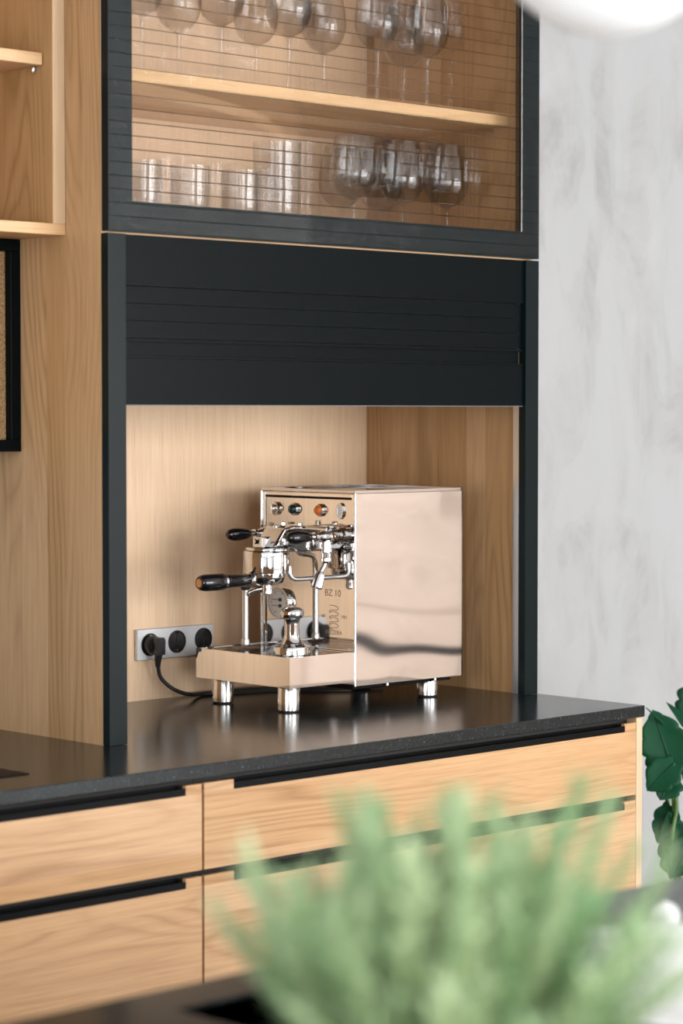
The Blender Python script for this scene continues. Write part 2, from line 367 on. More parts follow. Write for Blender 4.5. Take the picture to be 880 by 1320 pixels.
# tall oak cupboards along the right wall, seen only in the polished steel
def tall_cupboard(y0, y1, label):
    x0, x1 = XR-.6, XR
    L = (x1-.3, (y0+y1)/2, 0); r = thing('tall_cupboard', label, 'cupboard', L, 'oak cupboards along the right wall')
    MB(L).box(x0+.02, x1-.004, y0, y1, 0, 2.4).build('body', M['oak_v'], r, smooth=False)
    for z0, z1 in ((.1, .585), (.63, .745), (.75, 1.55), (1.555, 2.395)):
        MB(L).box(x0, x0+.02, y0+.002, y1-.002, z0, z1, .0015).build('cupboard_door', M['oak_pale'], r)
    MB(L).box(x0+.008, x0+.0195, y0+.002, y1-.002, .588, .627).build('handle', M['black_metal'], r)
tall_cupboard(-4.4, -3.6, 'tall oak cupboard by the front wall'); tall_cupboard(-3.595, -2.8, 'tall oak cupboard in the middle of the right wall'); tall_cupboard(-2.795, -2.0, 'tall oak cupboard nearest the back wall on the right side')

# ------------------------------------------------------------------ base cabinets with notched drawer fronts
YFR = -0.2415             # face of the drawer fronts
def base_cabinet(x0, x1, end_panel, label, joints):
    L = ((x0+x1)/2, .1, 0); r = thing('base_cabinet', label, 'cabinet', L)
    z = lambda v: ZC + v
    MB(L).box(x0, x1, YFR+.022, YB, .1, z(-.0205)).build('body', M['dark_gap'], r, smooth=False)
    MB(L).box(x0, x1, YFR+.07, YFR+.085, .0, .0995).build('plinth', M['black_metal'], r, smooth=False)
    f1 = x1 - (.0165 if end_panel else .0018); f0 = x0 + .0018
    if end_panel:
        MB(L).box(x1-.0150, x1+.0015, YFR, YB, 0, z(-.0205), .0006).build('end_panel', M['oak_edge'], r)
    for di, (zt, zb) in enumerate(((-.0285, -.1560), (-.1655, -.4800), (-.4895, -.8050))):
        zt, zb = z(zt), z(zb)
        core = MB(L).box(f0+.001, f1-.001, YFR+.008, YFR+.021, zb+.001, zt-.016).build('drawer_front', M['oak_h'], r, smooth=False)
        hx0, hx1 = f0+.059, f1-.032
        zn = zt - .0145                                       # bottom of the handle notch
        js = [zn] + [z(q) for q in joints[di]] + [zb]
        MB(L).box(f0, hx0-.0006, YFR, YFR+.0079, zn, zt, .0005).build('stave', M['oak_h'], core)
        MB(L).box(hx1+.0006, f1, YFR, YFR+.0079, zn, zt, .0005).build('stave', M['oak_h'], core)
        for a, b_ in zip(js[:-1], js[1:]):
            MB(L).box(f0, f1, YFR, YFR+.0079, b_, a).build('stave', M['oak_h'], core, smooth=False)
        # black J-profile let into the notch
        y = YFR
        MB(L).prism([(y-.0012, zn+.0004), (y+.019, zn+.0004), (y+.019, zt-.001), (y+.016, zt-.001), (y+.016, zn+.005), (y+.002, zn+.005), (y+.0012, zn+.0105), (y-.0012, zn+.0105)], hx0, hx1, 0).build('handle', M['black_metal'], core, smooth=False)
    return r
XS = -.0193
base_cabinet(-1.02, XS-.0006, False, 'oak base cabinet under the hob, wide drawers with long black grips', ([-.1315], [-.2060, -.40], [-.60]))
base_cabinet(XS+.0006, 1.0030, True, 'oak base cabinet under the coffee machine, with a pale end panel', ([-.1400], [-.2250, -.38], [-.58]))
base_cabinet(-2.02, -1.0212, False, 'oak base cabinet farthest from the grey wall', ([-.12], [-.24, -.38], [-.62]))

# worktop slab
mb = MB((-.5, .1, ZC-.02)); mb.box(-2.05, 1.009, -.2437, YB+.005, ZC-.02, ZC, .0012)
tag(mb.build('worktop', M['granite'], loc=(-.5, .1, ZC-.02)), 'long black granite worktop on the oak base cabinets', 'worktop')
# flush hob
h = at(2, ZC, 38, 998)
L = (h.x-.29, .1, ZC)
r = thing('hob', 'black glass hob lying on the granite worktop', 'hob', L)
MB(L).box(h.x-.58, h.x, h.y, h.y+.50, ZC+.0002, ZC+.0014, .0004).build('glass_plate', M['black_metal'], r)
for k, (dx, dy, rr) in enumerate(((-.43, .12, .09), (-.43, .36, .075), (-.15, .13, .075), (-.15, .37, .09))):
    MB(L).lathe([(rr-.0012, .0), (rr-.0012, .0003), (rr, .0003), (rr, .0)], (h.x+dx, h.y+dy, ZC+.0014), n=48, cap=False).build('cooking_zone', M['alu'], r)

# ------------------------------------------------------------------ tall unit : roller-shutter niche below, glass-door cupboard above
W, HT = 1.0, 0.7915
ZU = 1.40
L = (0.5, .2, ZC); U = thing('tall_cabinet', 'tall oak cabinet with dark roller shutter niche and ribbed glass door', 'cabinet', L)
def B(*a, c=0.0): return MB(L).box(a[0], a[1], a[2], a[3], ZC+a[4], ZC+a[5], c)
# side panels
sp = B(.0025, .017, .0175, YB+.012, 0, ZU).build('side_panel', M['oak_v'], U, smooth=False)
es = [.0185, .062, .108, .155, .222, .290, .360, YB+.012]
for a, b_ in zip(es[:-1], es[1:]): B(0, .0024, a, b_, 0, ZU).build('stave', M['oak_v'], sp, smooth=False)
B(0, .0170, .0165, .0174, 0, ZU).build('edge_band', M['oak_edge'], sp, smooth=False)
sp = B(.9875, 1.0, .0175, YB+.012, 0, ZU).build('side_panel', M['oak_v'], U, smooth=False)
es = [.0185, .117, .164, .240, .300, .362, YB-.0005]
for a, b_ in zip(es[:-1], es[1:]): B(.985, .9874, a, b_, 0, HT-.016).build('stave', M['oak_v'], sp, smooth=False)
B(.985, .9874, .0185, YB-.0005, HT+.0055, ZU-.0185).build('stave', M['oak_v'], sp, smooth=False)
B(.0175, .9870, YB, YB+.012, 0, ZU).build('back_panel', M['oak_back'], U, smooth=False)
B(.0172, .9845, .0168, YB-.0005, HT-.015, HT+.0045).build('bottom_board', M['oak_edge_h'], U, smooth=False)
B(.0172, .9845, .0175, YB-.0005, ZU-.018, ZU).build('top_board', M['oak_edge_h'], U, smooth=False)
# shelf behind the glass door
s0 = at(1, .06, 172, 87).z - ZC; s1 = at(1, .06, 172, 104).z - ZC
B(.0175, .9843, .06, YB-.001, s1, s0, .0008).build('shelf', M['oak_edge_h'], U)
ZSH = s0
for y in (.10, .36):
    MB(L).cyl((.9845, y, ZC+s1-.004), (.970, y, ZC+s1-.004), .0035, 12).build('shelf_pin', M['chrome'], U)
# shutter frame stiles and guides
for x0, x1 in ((0.0, .035), (.965, W)):
    B(x0, x1, 0, .0164, .0006, HT, .0009).build('stile', M['lacquer_sheen'], U)
B(.9755, .9848, .0207, .0395, .0004, HT-.017, .001).build('guide_rail', M['alu'], U)
B(.0172, .0265, .0207, .0395, .0004, HT-.017, .001).build('guide_rail', M['alu'], U)
# roller shutter
B(.0353, .9647, .0193, .0205, .5285, HT-.018).build('slat_gap_blackout', M['dark_gap'], U, smooth=False)  # dark sheet added so no light shows through the slat gaps
tp = B(.0353, .9647, .0055, .0165, .7130, HT-.0003, .0008).build('fixed_panel', M['lacquer'], U)
sh = B(.0353, .9640, .0055, .0190, .5282, .6005, .0010).build('roller_shutter', M['lacquer'], U)
for z0, z1 in ((.6860, .7115), (.6592, .6852), (.6320, .6584)):
    B(.0353, .9620, .0085, .0150, z0, z1, .0012).build('slat', M['lacquer'], sh)
B(.0353, .9620, .0060, .0155, .6262, .6308, .0012).build('slat_lip', M['lacquer'], sh)
B(.0353, .9600, .0135, .0185, .6050, .6262).build('grip_recess', M['lacquer'], sh, smooth=False)
B(.0353, .9630, .0042, .0150, .6008, .6046, .0010).build('grip_lip', M['lacquer'], sh)
B(.0353, .9640, .0062, .0190, .5266, .5280).build('bottom_seal', M['foot_dark'], sh, smooth=False)
# glass door : mitred dark frame, ribbed pane bedded over it
dz0, dz1, dx0, dx1, fw = .7948, ZU, .0005, .9995, .0475
yf, yk = -.0005, .0150
def mitre(pts): return MB(L).prism([(x, ZC+z) for x, z in pts], yf, yk, 1)
i0, i1, k0, k1 = dx0+fw, dx1-fw, dz0+fw, dz1-fw
gd = mitre([(dx0, dz0), (dx1, dz0), (i1, k0), (i0, k0)]).build('glass_door', M['lacquer_sheen'], U, smooth=False)
mitre([(dx0, dz1), (i0, k1), (i1, k1), (dx1, dz1)]).build('door_rail', M['lacquer_sheen'], gd, smooth=False)
mitre([(dx0, dz0), (i0, k0), (i0, k1), (dx0, dz1)]).build('door_stile', M['lacquer_sheen'], gd, smooth=False)
mitre([(dx1, dz0), (dx1, dz1), (i1, k1), (i1, k0)]).build('door_stile', M['lacquer_sheen'], gd, smooth=False)
pitch = .0208; prof = []; nb = int((dz1-dz0-.004)/pitch); z = dz0+.002
for kb in range(nb):
    for t, dd in ((0, -.0008), (.035, .0), (.2, .00034), (.4, .00052), (.6, .00052), (.8, .00034), (.965, .0)):
        prof.append((yf-.0035 - dd, ZC + z + pitch*(kb+t)))
zt = ZC + z + pitch*nb
poly = prof + [(yf-.0035, zt), (yf-.0004, zt), (yf-.0004, ZC+z)]
MB(L).prism(poly, dx0+.0006, dx1-.0045, 0).build('ribbed_pane', M['ribbed_glass'], gd, angle=12)
rb = MB(L)
for kb in range(1, nb):
    zz = ZC + z + pitch*kb
    rb.prism([(yf-.0037, zz-.0008), (yf-.0045, zz-.0002), (yf-.0045, zz+.0002), (yf-.0037, zz+.0008), (yf-.0031, zz)], dx0+.0007, dx1-.0046, 0)
rb.build('glass_ribs', M['rib_glass'], gd, angle=12)
B(i1-.0015, i1-.0002, yf-.0003, yf+.0006, k0, k1).build('pane_bead', M['alu'], gd, smooth=False)

# ------------------------------------------------------------------ glassware in the cabinet
def goblet(h, rb, label, loc, grp):
    r = thing('wine_glass', label, 'glass', loc, grp)
    MB().lathe([(.0001, 0), (rb*.95, 0), (rb*.97, .0015), (.010, .005), (.0045, .010), (.0036, .03), (.0036, h*.42), (.006, h*.45)], n=28, cap=False).build('stem', M['clear_glass'], r)
    hb = h*.45; o = []
    for t in [i/14 for i in range(15)]:
        rr = rb*math.sqrt(max(0, 1-(1-min(t/.42, 1))**2)) if t < .42 else rb*(1-.24*((t-.42)/.58)**1.6)
        o.append((max(rr, .005), hb + (h-hb)*t))
    inn = [(max(a-.0012, .002), b_+.001) for a, b_ in o][::-1]
    MB().lathe(o + inn, n=32, cap=False).build('bowl', M['clear_glass'], r)
    return r
zs = ZC + ZSH + .0003
g0 = None; up = []
for px, y in ((183, .13), (230, .22), (285, .12), (330, .24), (372, .13), (417, .22), (486, .13), (520, .25), (550, .13)):
    p = at(1, y, px, 90); up.append((p.x, y))
ORD = ['first', 'second', 'third', 'fourth', 'fifth', 'sixth', 'seventh', 'eighth', 'ninth']
for k, (x, y) in enumerate(sorted(up, reverse=True)):
    lab = '%s stemmed wine glass on the upper shelf, counted from the grey wall end' % ORD[k]
    if g0 is None: g0 = goblet(.215, .040, lab, (x, y, zs), 'wine glasses on the upper shelf')
    else: dup(g0, (x, y, zs), lab)
zs2 = ZC + HT + .0048
g1 = None
LOW = ['front wine glass on the cabinet floor standing next to the tall vase', 'middle of three front wine glasses on the cabinet floor', 'front wine glass on the cabinet floor next to the oak side wall',
       'rear wine glass on the cabinet floor, on the tall vase side', 'rear wine glass on the cabinet floor, on the oak side wall side']
for (px, y), lab in zip(((455, .13), (517, .14), (575, .13), (440, .27), (490, .28)), LOW):
    p = at(1, y, px, 250)
    if g1 is None: g1 = goblet(.205, .042, lab, (p.x, y, zs2), 'wine glasses on the cabinet floor')
    else: dup(g1, (p.x, y, zs2), lab)
def tumbler(h, rt, rb, label, loc, grp):
    o = MB((0, 0, 0)).lathe([(.0001, 0), (rb, 0), (rb+.001, .002), (rt, h), (rt-.0022, h), (rb-.0022, .012), (.0001, .012)], n=36, cap=False).build('tumbler', M['clear_glass'], loc=loc)
    return tag(o, label, 'glass', grp)
t0 = None
for px, y, lab in ((183, .12, 'short clear tumbler farthest from the tall glass vase'), (245, .13, 'middle one of three short clear tumblers in a row'), (310, .13, 'short clear tumbler directly beside the tall glass vase')):
    p = at(1, y, px, 240)
    if t0 is None: t0 = tumbler(.125, .034, .030, lab, (p.x, y, zs2), 'short tumblers on the cabinet floor')
    else:
        c = t0.copy(); C.objects.link(c); c['label'] = lab; c.location = (p.x, y, zs2)
p = at(1, .14, 357, 230); tumbler(.180, .042, .038, 'tall wide clear glass vase next to the tumblers', (p.x, .14, zs2), None)

# ------------------------------------------------------------------ open shelf and framed cabinet left of the tall unit
YS = .104
b0 = at(1, YS, 60, 290).z - ZC; bz0 = at(0, -.0005, 85, 303.5).z; bz1 = bz0 + .0175
L = (-.40, .27, bz0); r = thing('open_shelf', 'open oak wall shelf box with one inner board', 'shelf', L)
XA, XB = -.82, -.0008
MB(L).box(XA, XB, YS, YW-.001, bz0, bz1, .0008).build('bottom_board', M['oak_edge_h'], r)
MB(L).box(XB-.023, XB, YS, YW-.001, bz1+.0001, ZC+1.40, .0008).build('side_board', M['oak_edge'], r)
MB(L).box(XA, XA+.023, YS, YW-.001, bz1+.0001, ZC+1.40, .0008).build('side_board', M['oak_edge'], r)
MB(L).box(XB-.0246, XB-.0231, YS+.0012, YW-.013, bz1+.0002, ZC+1.38).build('side_lining', M['oak_v'], r, smooth=False)
MB(L).box(XA+.0231, XB-.0247, YW-.012, YW-.001, bz1+.0001, ZC+1.38).build('back_board', M['oak_v'], r, smooth=False)
MB(L).box(XA+.0232, XB-.0232, YS, YW-.001, ZC+1.3815, ZC+1.40).build('top_board', M['oak_edge_h'], r, smooth=False)
pz = at(0, XB-.026, 55, 84)                       # lower front corner of the inner board
MB(L).box(XA+.0232, XB-.0265, pz.y, YW-.0125, pz.z, pz.z+.019, .0008).build('inner_board', M['oak_edge_h'], r)
pp = at(0, XB-.026, 46, 88)
MB(L).cyl((XB-.0246, pp.y, pz.z-.0032), (XB-.036, pp.y, pz.z-.0032), .003, 12).build('shelf_pin', M['chrome'], r)
MB(L).lathe([(.0035, 0), (.003, -.006), (.0015, -.009)], (XB-.031, pp.y, pz.z-.003), n=12).build('shelf_pin', M['chrome'], r)
# framed wall cabinet below it
YC = .2215; cz0 = at(0, -.0008, 27, 582).z; cz1 = bz0 - .0008
L = (-.40, .33, cz0); r = thing('wall_cabinet', 'shallow wall cabinet with black framed door and brown panel under the open shelf', 'cabinet', L)
MB(L).box(XA, XB, YC+.022, YW-.001, cz0+.001, cz1).build('body', M['black_metal'], r, smooth=False)
fw = .019
dr = MB(L).box(XA+fw, XB-fw, YC+.0158, YC+.0205, cz0+fw, cz1-fw).build('door_panel', M['cork'], r, smooth=False)
for a in ((XA, XB, cz0, cz0+fw), (XA, XB, cz1-fw, cz1), (XA, XA+fw, cz0+fw, cz1-fw), (XB-fw, XB, cz0+fw, cz1-fw)):
    MB(L).box(a[0], a[1], YC, YC+.021, a[2], a[3], .0008).build('door_frame', M['lacquer'], dr)

# ------------------------------------------------------------------ socket strip, plug and cord
q0 = at(1, YB-.009, 177, 812); q1 = at(1, YB-.009, 275, 843)
zb_, zt_ = at(1, YB-.009, 177, 852).z, q0.z
L = ((q0.x+q1.x)/2, YB, zb_); r = thing('socket_strip', 'aluminium triple power socket strip on the oak niche back', 'socket', L)
MB(L).box(q0.x, q1.x, YB-.009, YB-.0004, zb_, zt_, .0012).build('plate', M['alu_plate'], r)
sc = [at(1, YB-.0095, px, py) for px, py in ((193.5, 831), (228, 827), (262, 823.5))]
for c in sc:
    s_ = MB(L).lathe([(.0205, 0), (.0205, .0016), (.0190, .0016), (.0180, -.0002), (.0001, -.0002)], (c.x, YB-.0092, c.z), (0, -1, 0), n=40).build('socket', M['black_plastic'], r)
    for sx in (-.0095, .0095):
        MB(L).cyl((c.x+sx, YB-.0090, c.z), (c.x+sx, YB-.0094-.0006, c.z), .0027, 12).build('pin_hole', M['dark_gap'], s_)
    for sz in (-1, 1):
        MB(L).box(c.x-.0022, c.x+.0022, YB-.0112, YB-.0092, c.z+sz*.0165-.002, c.z+sz*.0165+.002).build('earth_clip', M['chrome'], s_)
    MB(L).box(c.x-.0008, c.x+.0008, YB-.0102, YB-.0090, c.z-.012, c.z+.012).build('pin_slot', M['dark_gap'], s_)
c = sc[0]
L = (c.x, YB-.02, ZC); r = thing('power_cord', 'black power cord with angled plug in the first socket', 'cord', L)
pl = MB(L).lathe([(.0172, 0), (.0172, .006), (.016, .012), (.0145, .014)], (c.x, YB-.0125, c.z), (0, -1, 0), n=32).build('plug', M['black_plastic'], r)
MB(L).prism([(c.x-.009, c.z+.009), (c.x-.006, c.z+.0145), (c.x+.006, c.z+.0145), (c.x+.009, c.z+.009), (c.x+.008, c.z-.0165), (c.x-.008, c.z-.0165)], YB-.042, YB-.0265, 1).build('plug_body', M['black_plastic'], pl, angle=60)
MB(L).tube([(c.x, YB-.033, c.z-.0155), (c.x+.001, YB-.030, c.z-.026), (c.x+.004, YB-.026, c.z-.038)], [.0075, .0062, .0045], 14).build('strain_relief', M['rubber'], pl)
cp = [(c.x+.002, YB-.0285, c.z-.030)]
for px, py, yy in ((206, 871, YB-.026), (216, 883, YB-.032), (228, 890.5, YB-.045), (243, 895, YB-.060)):
    p = at(1, yy, px, py); cp.append((p.x, p.y, max(p.z, ZC+.0040)))
p = at(2, ZC+.004, 258, 895); cp.append((p.x, p.y, ZC+.0040))
cp += [(p.x+.05, p.y-.008, ZC+.004), (p.x+.16, p.y-.03, ZC+.004), (.78, .29, ZC+.004), (.86, .26, ZC+.006)]
MB(L).tube(cp, .0036, 12, 8).build('cable', M['rubber'], r)

# ------------------------------------------------------------------ espresso machine (local: x from the tray front to the back, y away from the room, z up)
MO = (.4655, .092, ZC)
E_ = thing('espresso_machine', 'polished steel espresso machine standing sideways in the oak niche', 'coffee machine', MO, rz=math.radians(-1.2))
def P(): return MB()
for u, v in ((.030, .036), (.030, .212), (.368, .036), (.368, .212)):
    f = P().lathe([(.0180, .0025), (.0194, .0035), (.0194, .043), (.0186, .0445)], (u, v, 0), n=36).build('foot', M['foot_steel'], E_)
    P().lathe([(.0155, 0.0002), (.0172, .0005), (.0172, .0026)], (u, v, 0), n=28).build('foot_pad', M['rubber'], f)
TW, TB, TT = .25, .0450, .0975
# drip tray : front, sides, rim and slotted grid
dt = P()
dt.box(0, .0016, 0, TW, TB, TT); dt.box(.0016, .1555, 0, .0016, TB, TT); dt.box(.0016, .1555, TW-.0016, TW, TB, TT); dt.box(.0016, .1555, .0016, TW-.0016, TB, TB+.0015)
dt = dt.build('drip_tray', M['steel'], E_, smooth=False)
P().box(.0016, .010, .0016, TW-.0016, TT-.0035, TT-.0015).box(.146, .1555, .0016, TW-.0016, TT-.0035, TT-.0015).box(.010, .146, .0016, .010, TT-.0035, TT-.0015).box(.010, .146, TW-.010, TW-.0016, TT-.0035, TT-.0015).build('tray_rim', M['chrome'], dt, smooth=False)
P().box(.004, .153, .004, TW-.004, TT-.030, TT-.028).build('tray_floor', M['black_metal'], dt, smooth=False)
nbar = 20; b0 = None
for k in range(nbar):
    v = .0135 + (TW-.027)*k/(nbar-1)
    if b0 is None: b0 = P().box(.0095, .1465, -.0031, .0031, TT-.0032, TT-.0012, .0006).build('grid_bar', M['chrome'], dt, loc=(0, v, 0))
    else: inst(b0, 'grid_bar', dt, (0, v, 0))
P().box(.075, .081, .010, TW-.010, TT-.0052, TT-.0033).build('grid_crossbar', M['chrome'], dt, smooth=False)
# body
U0, U1, ZB0, ZB1 = .155, .422, .0385, .3745
P().box(U0+.006, U1-.002, .0025, TW-.0025, ZB0, ZB1-.001).build('body', M['steel'], E_, smooth=False)
def sidep(v0, v1): return P().box(U0-.0012, U1, v0, v1, ZB0-.0015, ZB1, .0006)
sidep(-.0008, .0022).build('side_panel', M['steel_side'], E_)
sidep(TW-.0022, TW+.0008).build('side_panel', M['steel_side'], E_)
P().cyl((U0-.0012, .0006, ZB0-.0015), (U0-.0012, .0006, ZB1), .0022, 16).build('panel_edge', M['chrome'], E_)
P().cyl((U0-.0012, TW-.0006, ZB0-.0015), (U0-.0012, TW-.0006, ZB1), .0022, 16).build('panel_edge', M['chrome'], E_)
fp = P().box(U0+.0025, U0+.0055, .0115, TW-.0105, .0985, .3625).build('front_panel', M['steel'], E_, smooth=False)
for a in ((.0024, .0108, .0985, .373), (TW-.0098, TW-.0024, .0985, .373), (.0108, TW-.0098, .3668, .373)):
    P().box(U0, U0+.0055, a[0], a[1], a[2], a[3], .0006).build('panel_frame', M['steel'], fp)
P().box(U0+.0040, U0+.0055, .0108, TW-.0098, .3628, .3666).build('panel_slit', M['black_metal'], fp, smooth=False)
P().box(U0+.001, U0+.0020, .0112, .0120, .0985, .3625).build('panel_seam', M['chrome'], fp, smooth=False)
P().box(U0+.002, U1-.02, .01, TW-.01, .0300, ZB0-.0002, .001).build('base_plate', M['black_metal'], E_)
for u in (.235, .355): P().cyl((u, .004, ZB0-.006), (u, .004, ZB0-.0018), .003, 12).build('base_screw', M['chrome'], E_)
tp = P().box(U0-.001, U1, .0, TW, ZB1+.0002, ZB1+.0022, .0005).build('top_plate', M['steel'], E_)
for a in ((U0-.001, U1, 0, .003), (U0-.001, U1, TW-.003, TW), (U0-.001, U0+.002, .003, TW-.003), (U1-.003, U1, .003, TW-.003)):
    P().box(a[0], a[1], a[2], a[3], ZB1+.0022, ZB1+.0058, .0006).build('cup_rail', M['chrome'], tp)
# panel controls
PX = U0+.0025
def dome(v, z, prof, mat, name, par): return P().lathe(prof, (PX, v, z), (-1, 0, 0), n=32).build(name, mat, par)
k = dome(.2107, .343, [(.0125, 0), (.0125, .003), (.010, .005), (.0075, .006)], M['chrome'], 'power_switch', E_)
P().lathe([(.0075, .006), (.0072, .010), (.005, .0135), (.0001, .0145)], (PX, .2107, .343), (-1, 0, 0), n=24).build('switch_button', M['chrome'], k)
P().box(PX-.015, PX-.0135, .2097, .2117, .334, .352, .0005).build('switch_lever', M['chrome'], k)
for v, mt, nm in ((.1613, 'lamp_green', 'green_lamp'), (.0926, 'lamp_orange', 'orange_lamp')):
    k = dome(v, .343, [(.0115, 0), (.0115, .004), (.0095, .006), (.0088, .006)], M['chrome'], nm, E_)
    P().lathe([(.0088, .005), (.0086, .0085), (.0068, .0115), (.0035, .013), (.0001, .0134)], (PX, v, .343), (-1, 0, 0), n=28).build('lens', M[mt], k)
k = P().prism([(.0412+.0095*math.cos(a)*1.0, .343+.0145*math.sin(a)) for a in [2*PI*i/28 for i in range(28)]], PX-.004, PX, 0).build('heating_switch', M['chrome'], E_, angle=50)
P().prism([(.0412+.006*math.cos(a), .343+.0105*math.sin(a)) for a in [2*PI*i/24 for i in range(24)]], PX-.0048, PX-.004, 0).build('switch_inset', M['gauge_face'], k, angle=50)
P().box(PX-.009, PX-.0048, .0397, .0427, .336, .350, .0008).build('switch_lever', M['chrome'], k)
P().box(PX-.0052, PX-.0048, .0432, .0455, .341, .346).build('switch_mark', M['gauge_red'], k, smooth=False)
# gauge
gv, gz = .1980, .1730
gg = P().lathe([(.0300, 0), (.0300, .007), (.0285, .010), (.0262, .010), (.0258, .0065), (.0001, .0065)], (PX, gv, gz), (-1, 0, 0), n=56).build('pressure_gauge', M['chrome'], E_)
P().lathe([(.0257, .0064), (.0257, .0070), (.0001, .0070)], (PX, gv, gz), (-1, 0, 0), n=48).build('dial', M['gauge_face'], gg)
for i in range(26):
    a = math.radians(-60 + 300*i/25 + 0); rr0 = .0200 if i % 5 else .0178
    ca, sa = math.cos(a), math.sin(a)
    x = PX-.0071
    p0 = Vector((x, gv+rr0*ca, gz+rr0*sa)); p1 = Vector((x, gv+.0225*ca, gz+.0225*sa)); n_ = Vector((0, -sa, ca))*(.0004 if i % 5 else .0008)
    MB().add([p0-n_, p1-n_, p1+n_, p0+n_], [(3, 2, 1, 0)]).build('dial_tick', M['gauge_red'] if 4 < i < 10 else M['gauge_ink'], gg, smooth=False)
for dz in (.0055, -.0055):
    P().cyl((PX-.0070, gv-.0045, gz+dz), (PX-.0090, gv-.0045, gz+dz), .0034, 20).build('needle_hub', M['gauge_ink'], gg)
    P().box(PX-.0082, PX-.0076, gv-.0045, gv+.0175, gz+dz-.0005, gz+dz+.0005).build('needle', M['gauge_ink'], gg, smooth=False)
# brew group
gc = (.057, .125)
P().lathe([(.0330, .2345), (.0405, .2350), (.0412, .2380), (.0412, .2715), (.0400, .2740), (.030, .2745)], (gc[0], gc[1], 0), n=56).build('group_head', M['chrome'], E_)
P().lathe([(.0395, .2750), (.0395, .2785), (.0385, .2800), (.020, .2800)], (gc[0]+.003, gc[1], 0), n=48).build('group_flange', M['chrome'], E_)
arm = P()
arm.prism([(.050, .2800), (.076, .3125), (.100, .3170), (PX+.001, .3170), (PX+.001, .2700), (.105, .2700), (.098, .2800)], gc[1]-.027, gc[1]+.027, 1)
arm = arm.build('group_arm', M['chrome'], E_, smooth=False)
mb_ = arm.modifiers.new('bevel', 'BEVEL'); mb_.width = .004; mb_.segments = 3
P().box(.0360, .0560, gc[1]-.013, gc[1]+.013, .2801, .2990, .0012).build('badge_block', M['chrome'], arm)
P().box(.0352, .0360, gc[1]-.0095, gc[1]+.0095, .2835, .2975).build('badge', M['alu'], arm, smooth=False)
P().prism([(gc[1]-.005, .287), (gc[1]+.006, .2855), (gc[1]+.003, .2905), (gc[1]+.0065, .2955), (gc[1]-.002, .2925), (gc[1]-.006, .2955)], .0347, .0352, 0).build('badge_mark', M['black_metal'], arm, smooth=False)
for v in (.103, .147):
    P().lathe([(.0055, 0), (.0055, .004), (.0045, .005)], (.115, v, .3168), n=6).build('arm_bolt', M['chrome'], arm)
# two lever valves
for v in (.200, .040):
    vb = P().lathe([(.0155, 0), (.0155, .004), (.0120, .006), (.0120, .020), (.0150, .021), (.0150, .029), (.0105, .031), (.0105, .046), (.0080, .048), (.0080, .052), (.0062, .054), (.0062, .060), (.0085, .061), (.0085, .065), (.0055, .066), (.0048, .080)], (PX, v, .2995), (-1, 0, 0), n=32).build('valve', M['chrome'], E_)
    P().lathe([(.0070, .0), (.0070, .003), (.0058, .004)], (PX-.025, v, .3145), n=6).build('valve_nut', M['chrome'], vb)
    P().lathe([(.0048, .072), (.0068, .074), (.0090, .082), (.0110, .094), (.0118, .104), (.0112, .114), (.0088, .122), (.0050, .1265), (.0001, .1278)], (PX, v, .2998), (-1, 0, 0), n=32).build('lever_handle', M['bakelite'], vb)
P().cyl((PX-.004, .075, .299), (PX-.03, .075, .299), .009, 20, .001).build('inlet_pipe', M['chrome'], E_)
P().cyl((PX-.034, .036, .3105), (PX-.034, .100, .3105), .0065, 20, .001).build('cross_pipe', M['chrome'], E_)
# steam wand on the room side
sw = P().lathe([(.0095, 0), (.0095, .014), (.0105, .015), (.0105, .020), (.0080, .022), (.0075, .030), (.0090, .031), (.0090, .036), (.0055, .040)], (.121, .040, .2925), (0, 0, -1), n=28).build('steam_wand', M['chrome'], E_)
P().tube([(.121, .040, .256), (.1155, .0405, .247), (.1095, .041, .2375)], .0042, 14).build('wand_neck', M['chrome'], sw)
d = Vector((-.0095, .002, -.0305))
P().lathe([(.0048, 0), (.0075, .003), (.0088, .008), (.0102, .024), (.0105, .029), (.0085, .0315), (.004, .032)], (.1100, .041, .2390), d, n=28).build('nozzle', M['chrome'], sw)
# tube from group to panel
P().tube([(.0865, .098, .246), (.0875, .097, .232), (.094, .096, .2245), (.108, .096, .2225), (PX, .096, .2225)], .0042, 14).build('water_tube', M['alu'], E_)
# hot water wand on the wall side
ww = P().tube([(.120, .200, .2920), (.120, .200, .2720), (.110, .200, .2600), (.085, .200, .2560), (.0745, .200, .2460), (.0730, .200, .209)], .0052, 14).build('water_wand', M['chrome'], E_)
P().lathe([(.0085, 0), (.0090, .004), (.0085, .010), (.0062, .0125)], (.0730, .200, .2120), (0, 0, -1), n=24).build('wand_collar', M['rubber'], ww)
P().cyl((.0725, .200, .201), (.0725, .200, .112), .0056, 20).build('wand_pipe', M['alu'], ww)
P().lathe([(.0058, 0), (.0072, .003), (.0076, .011), (.0060, .0135)], (.0725, .200, .1135), (0, 0, -1), n=24).build('nozzle', M['alu'], ww)
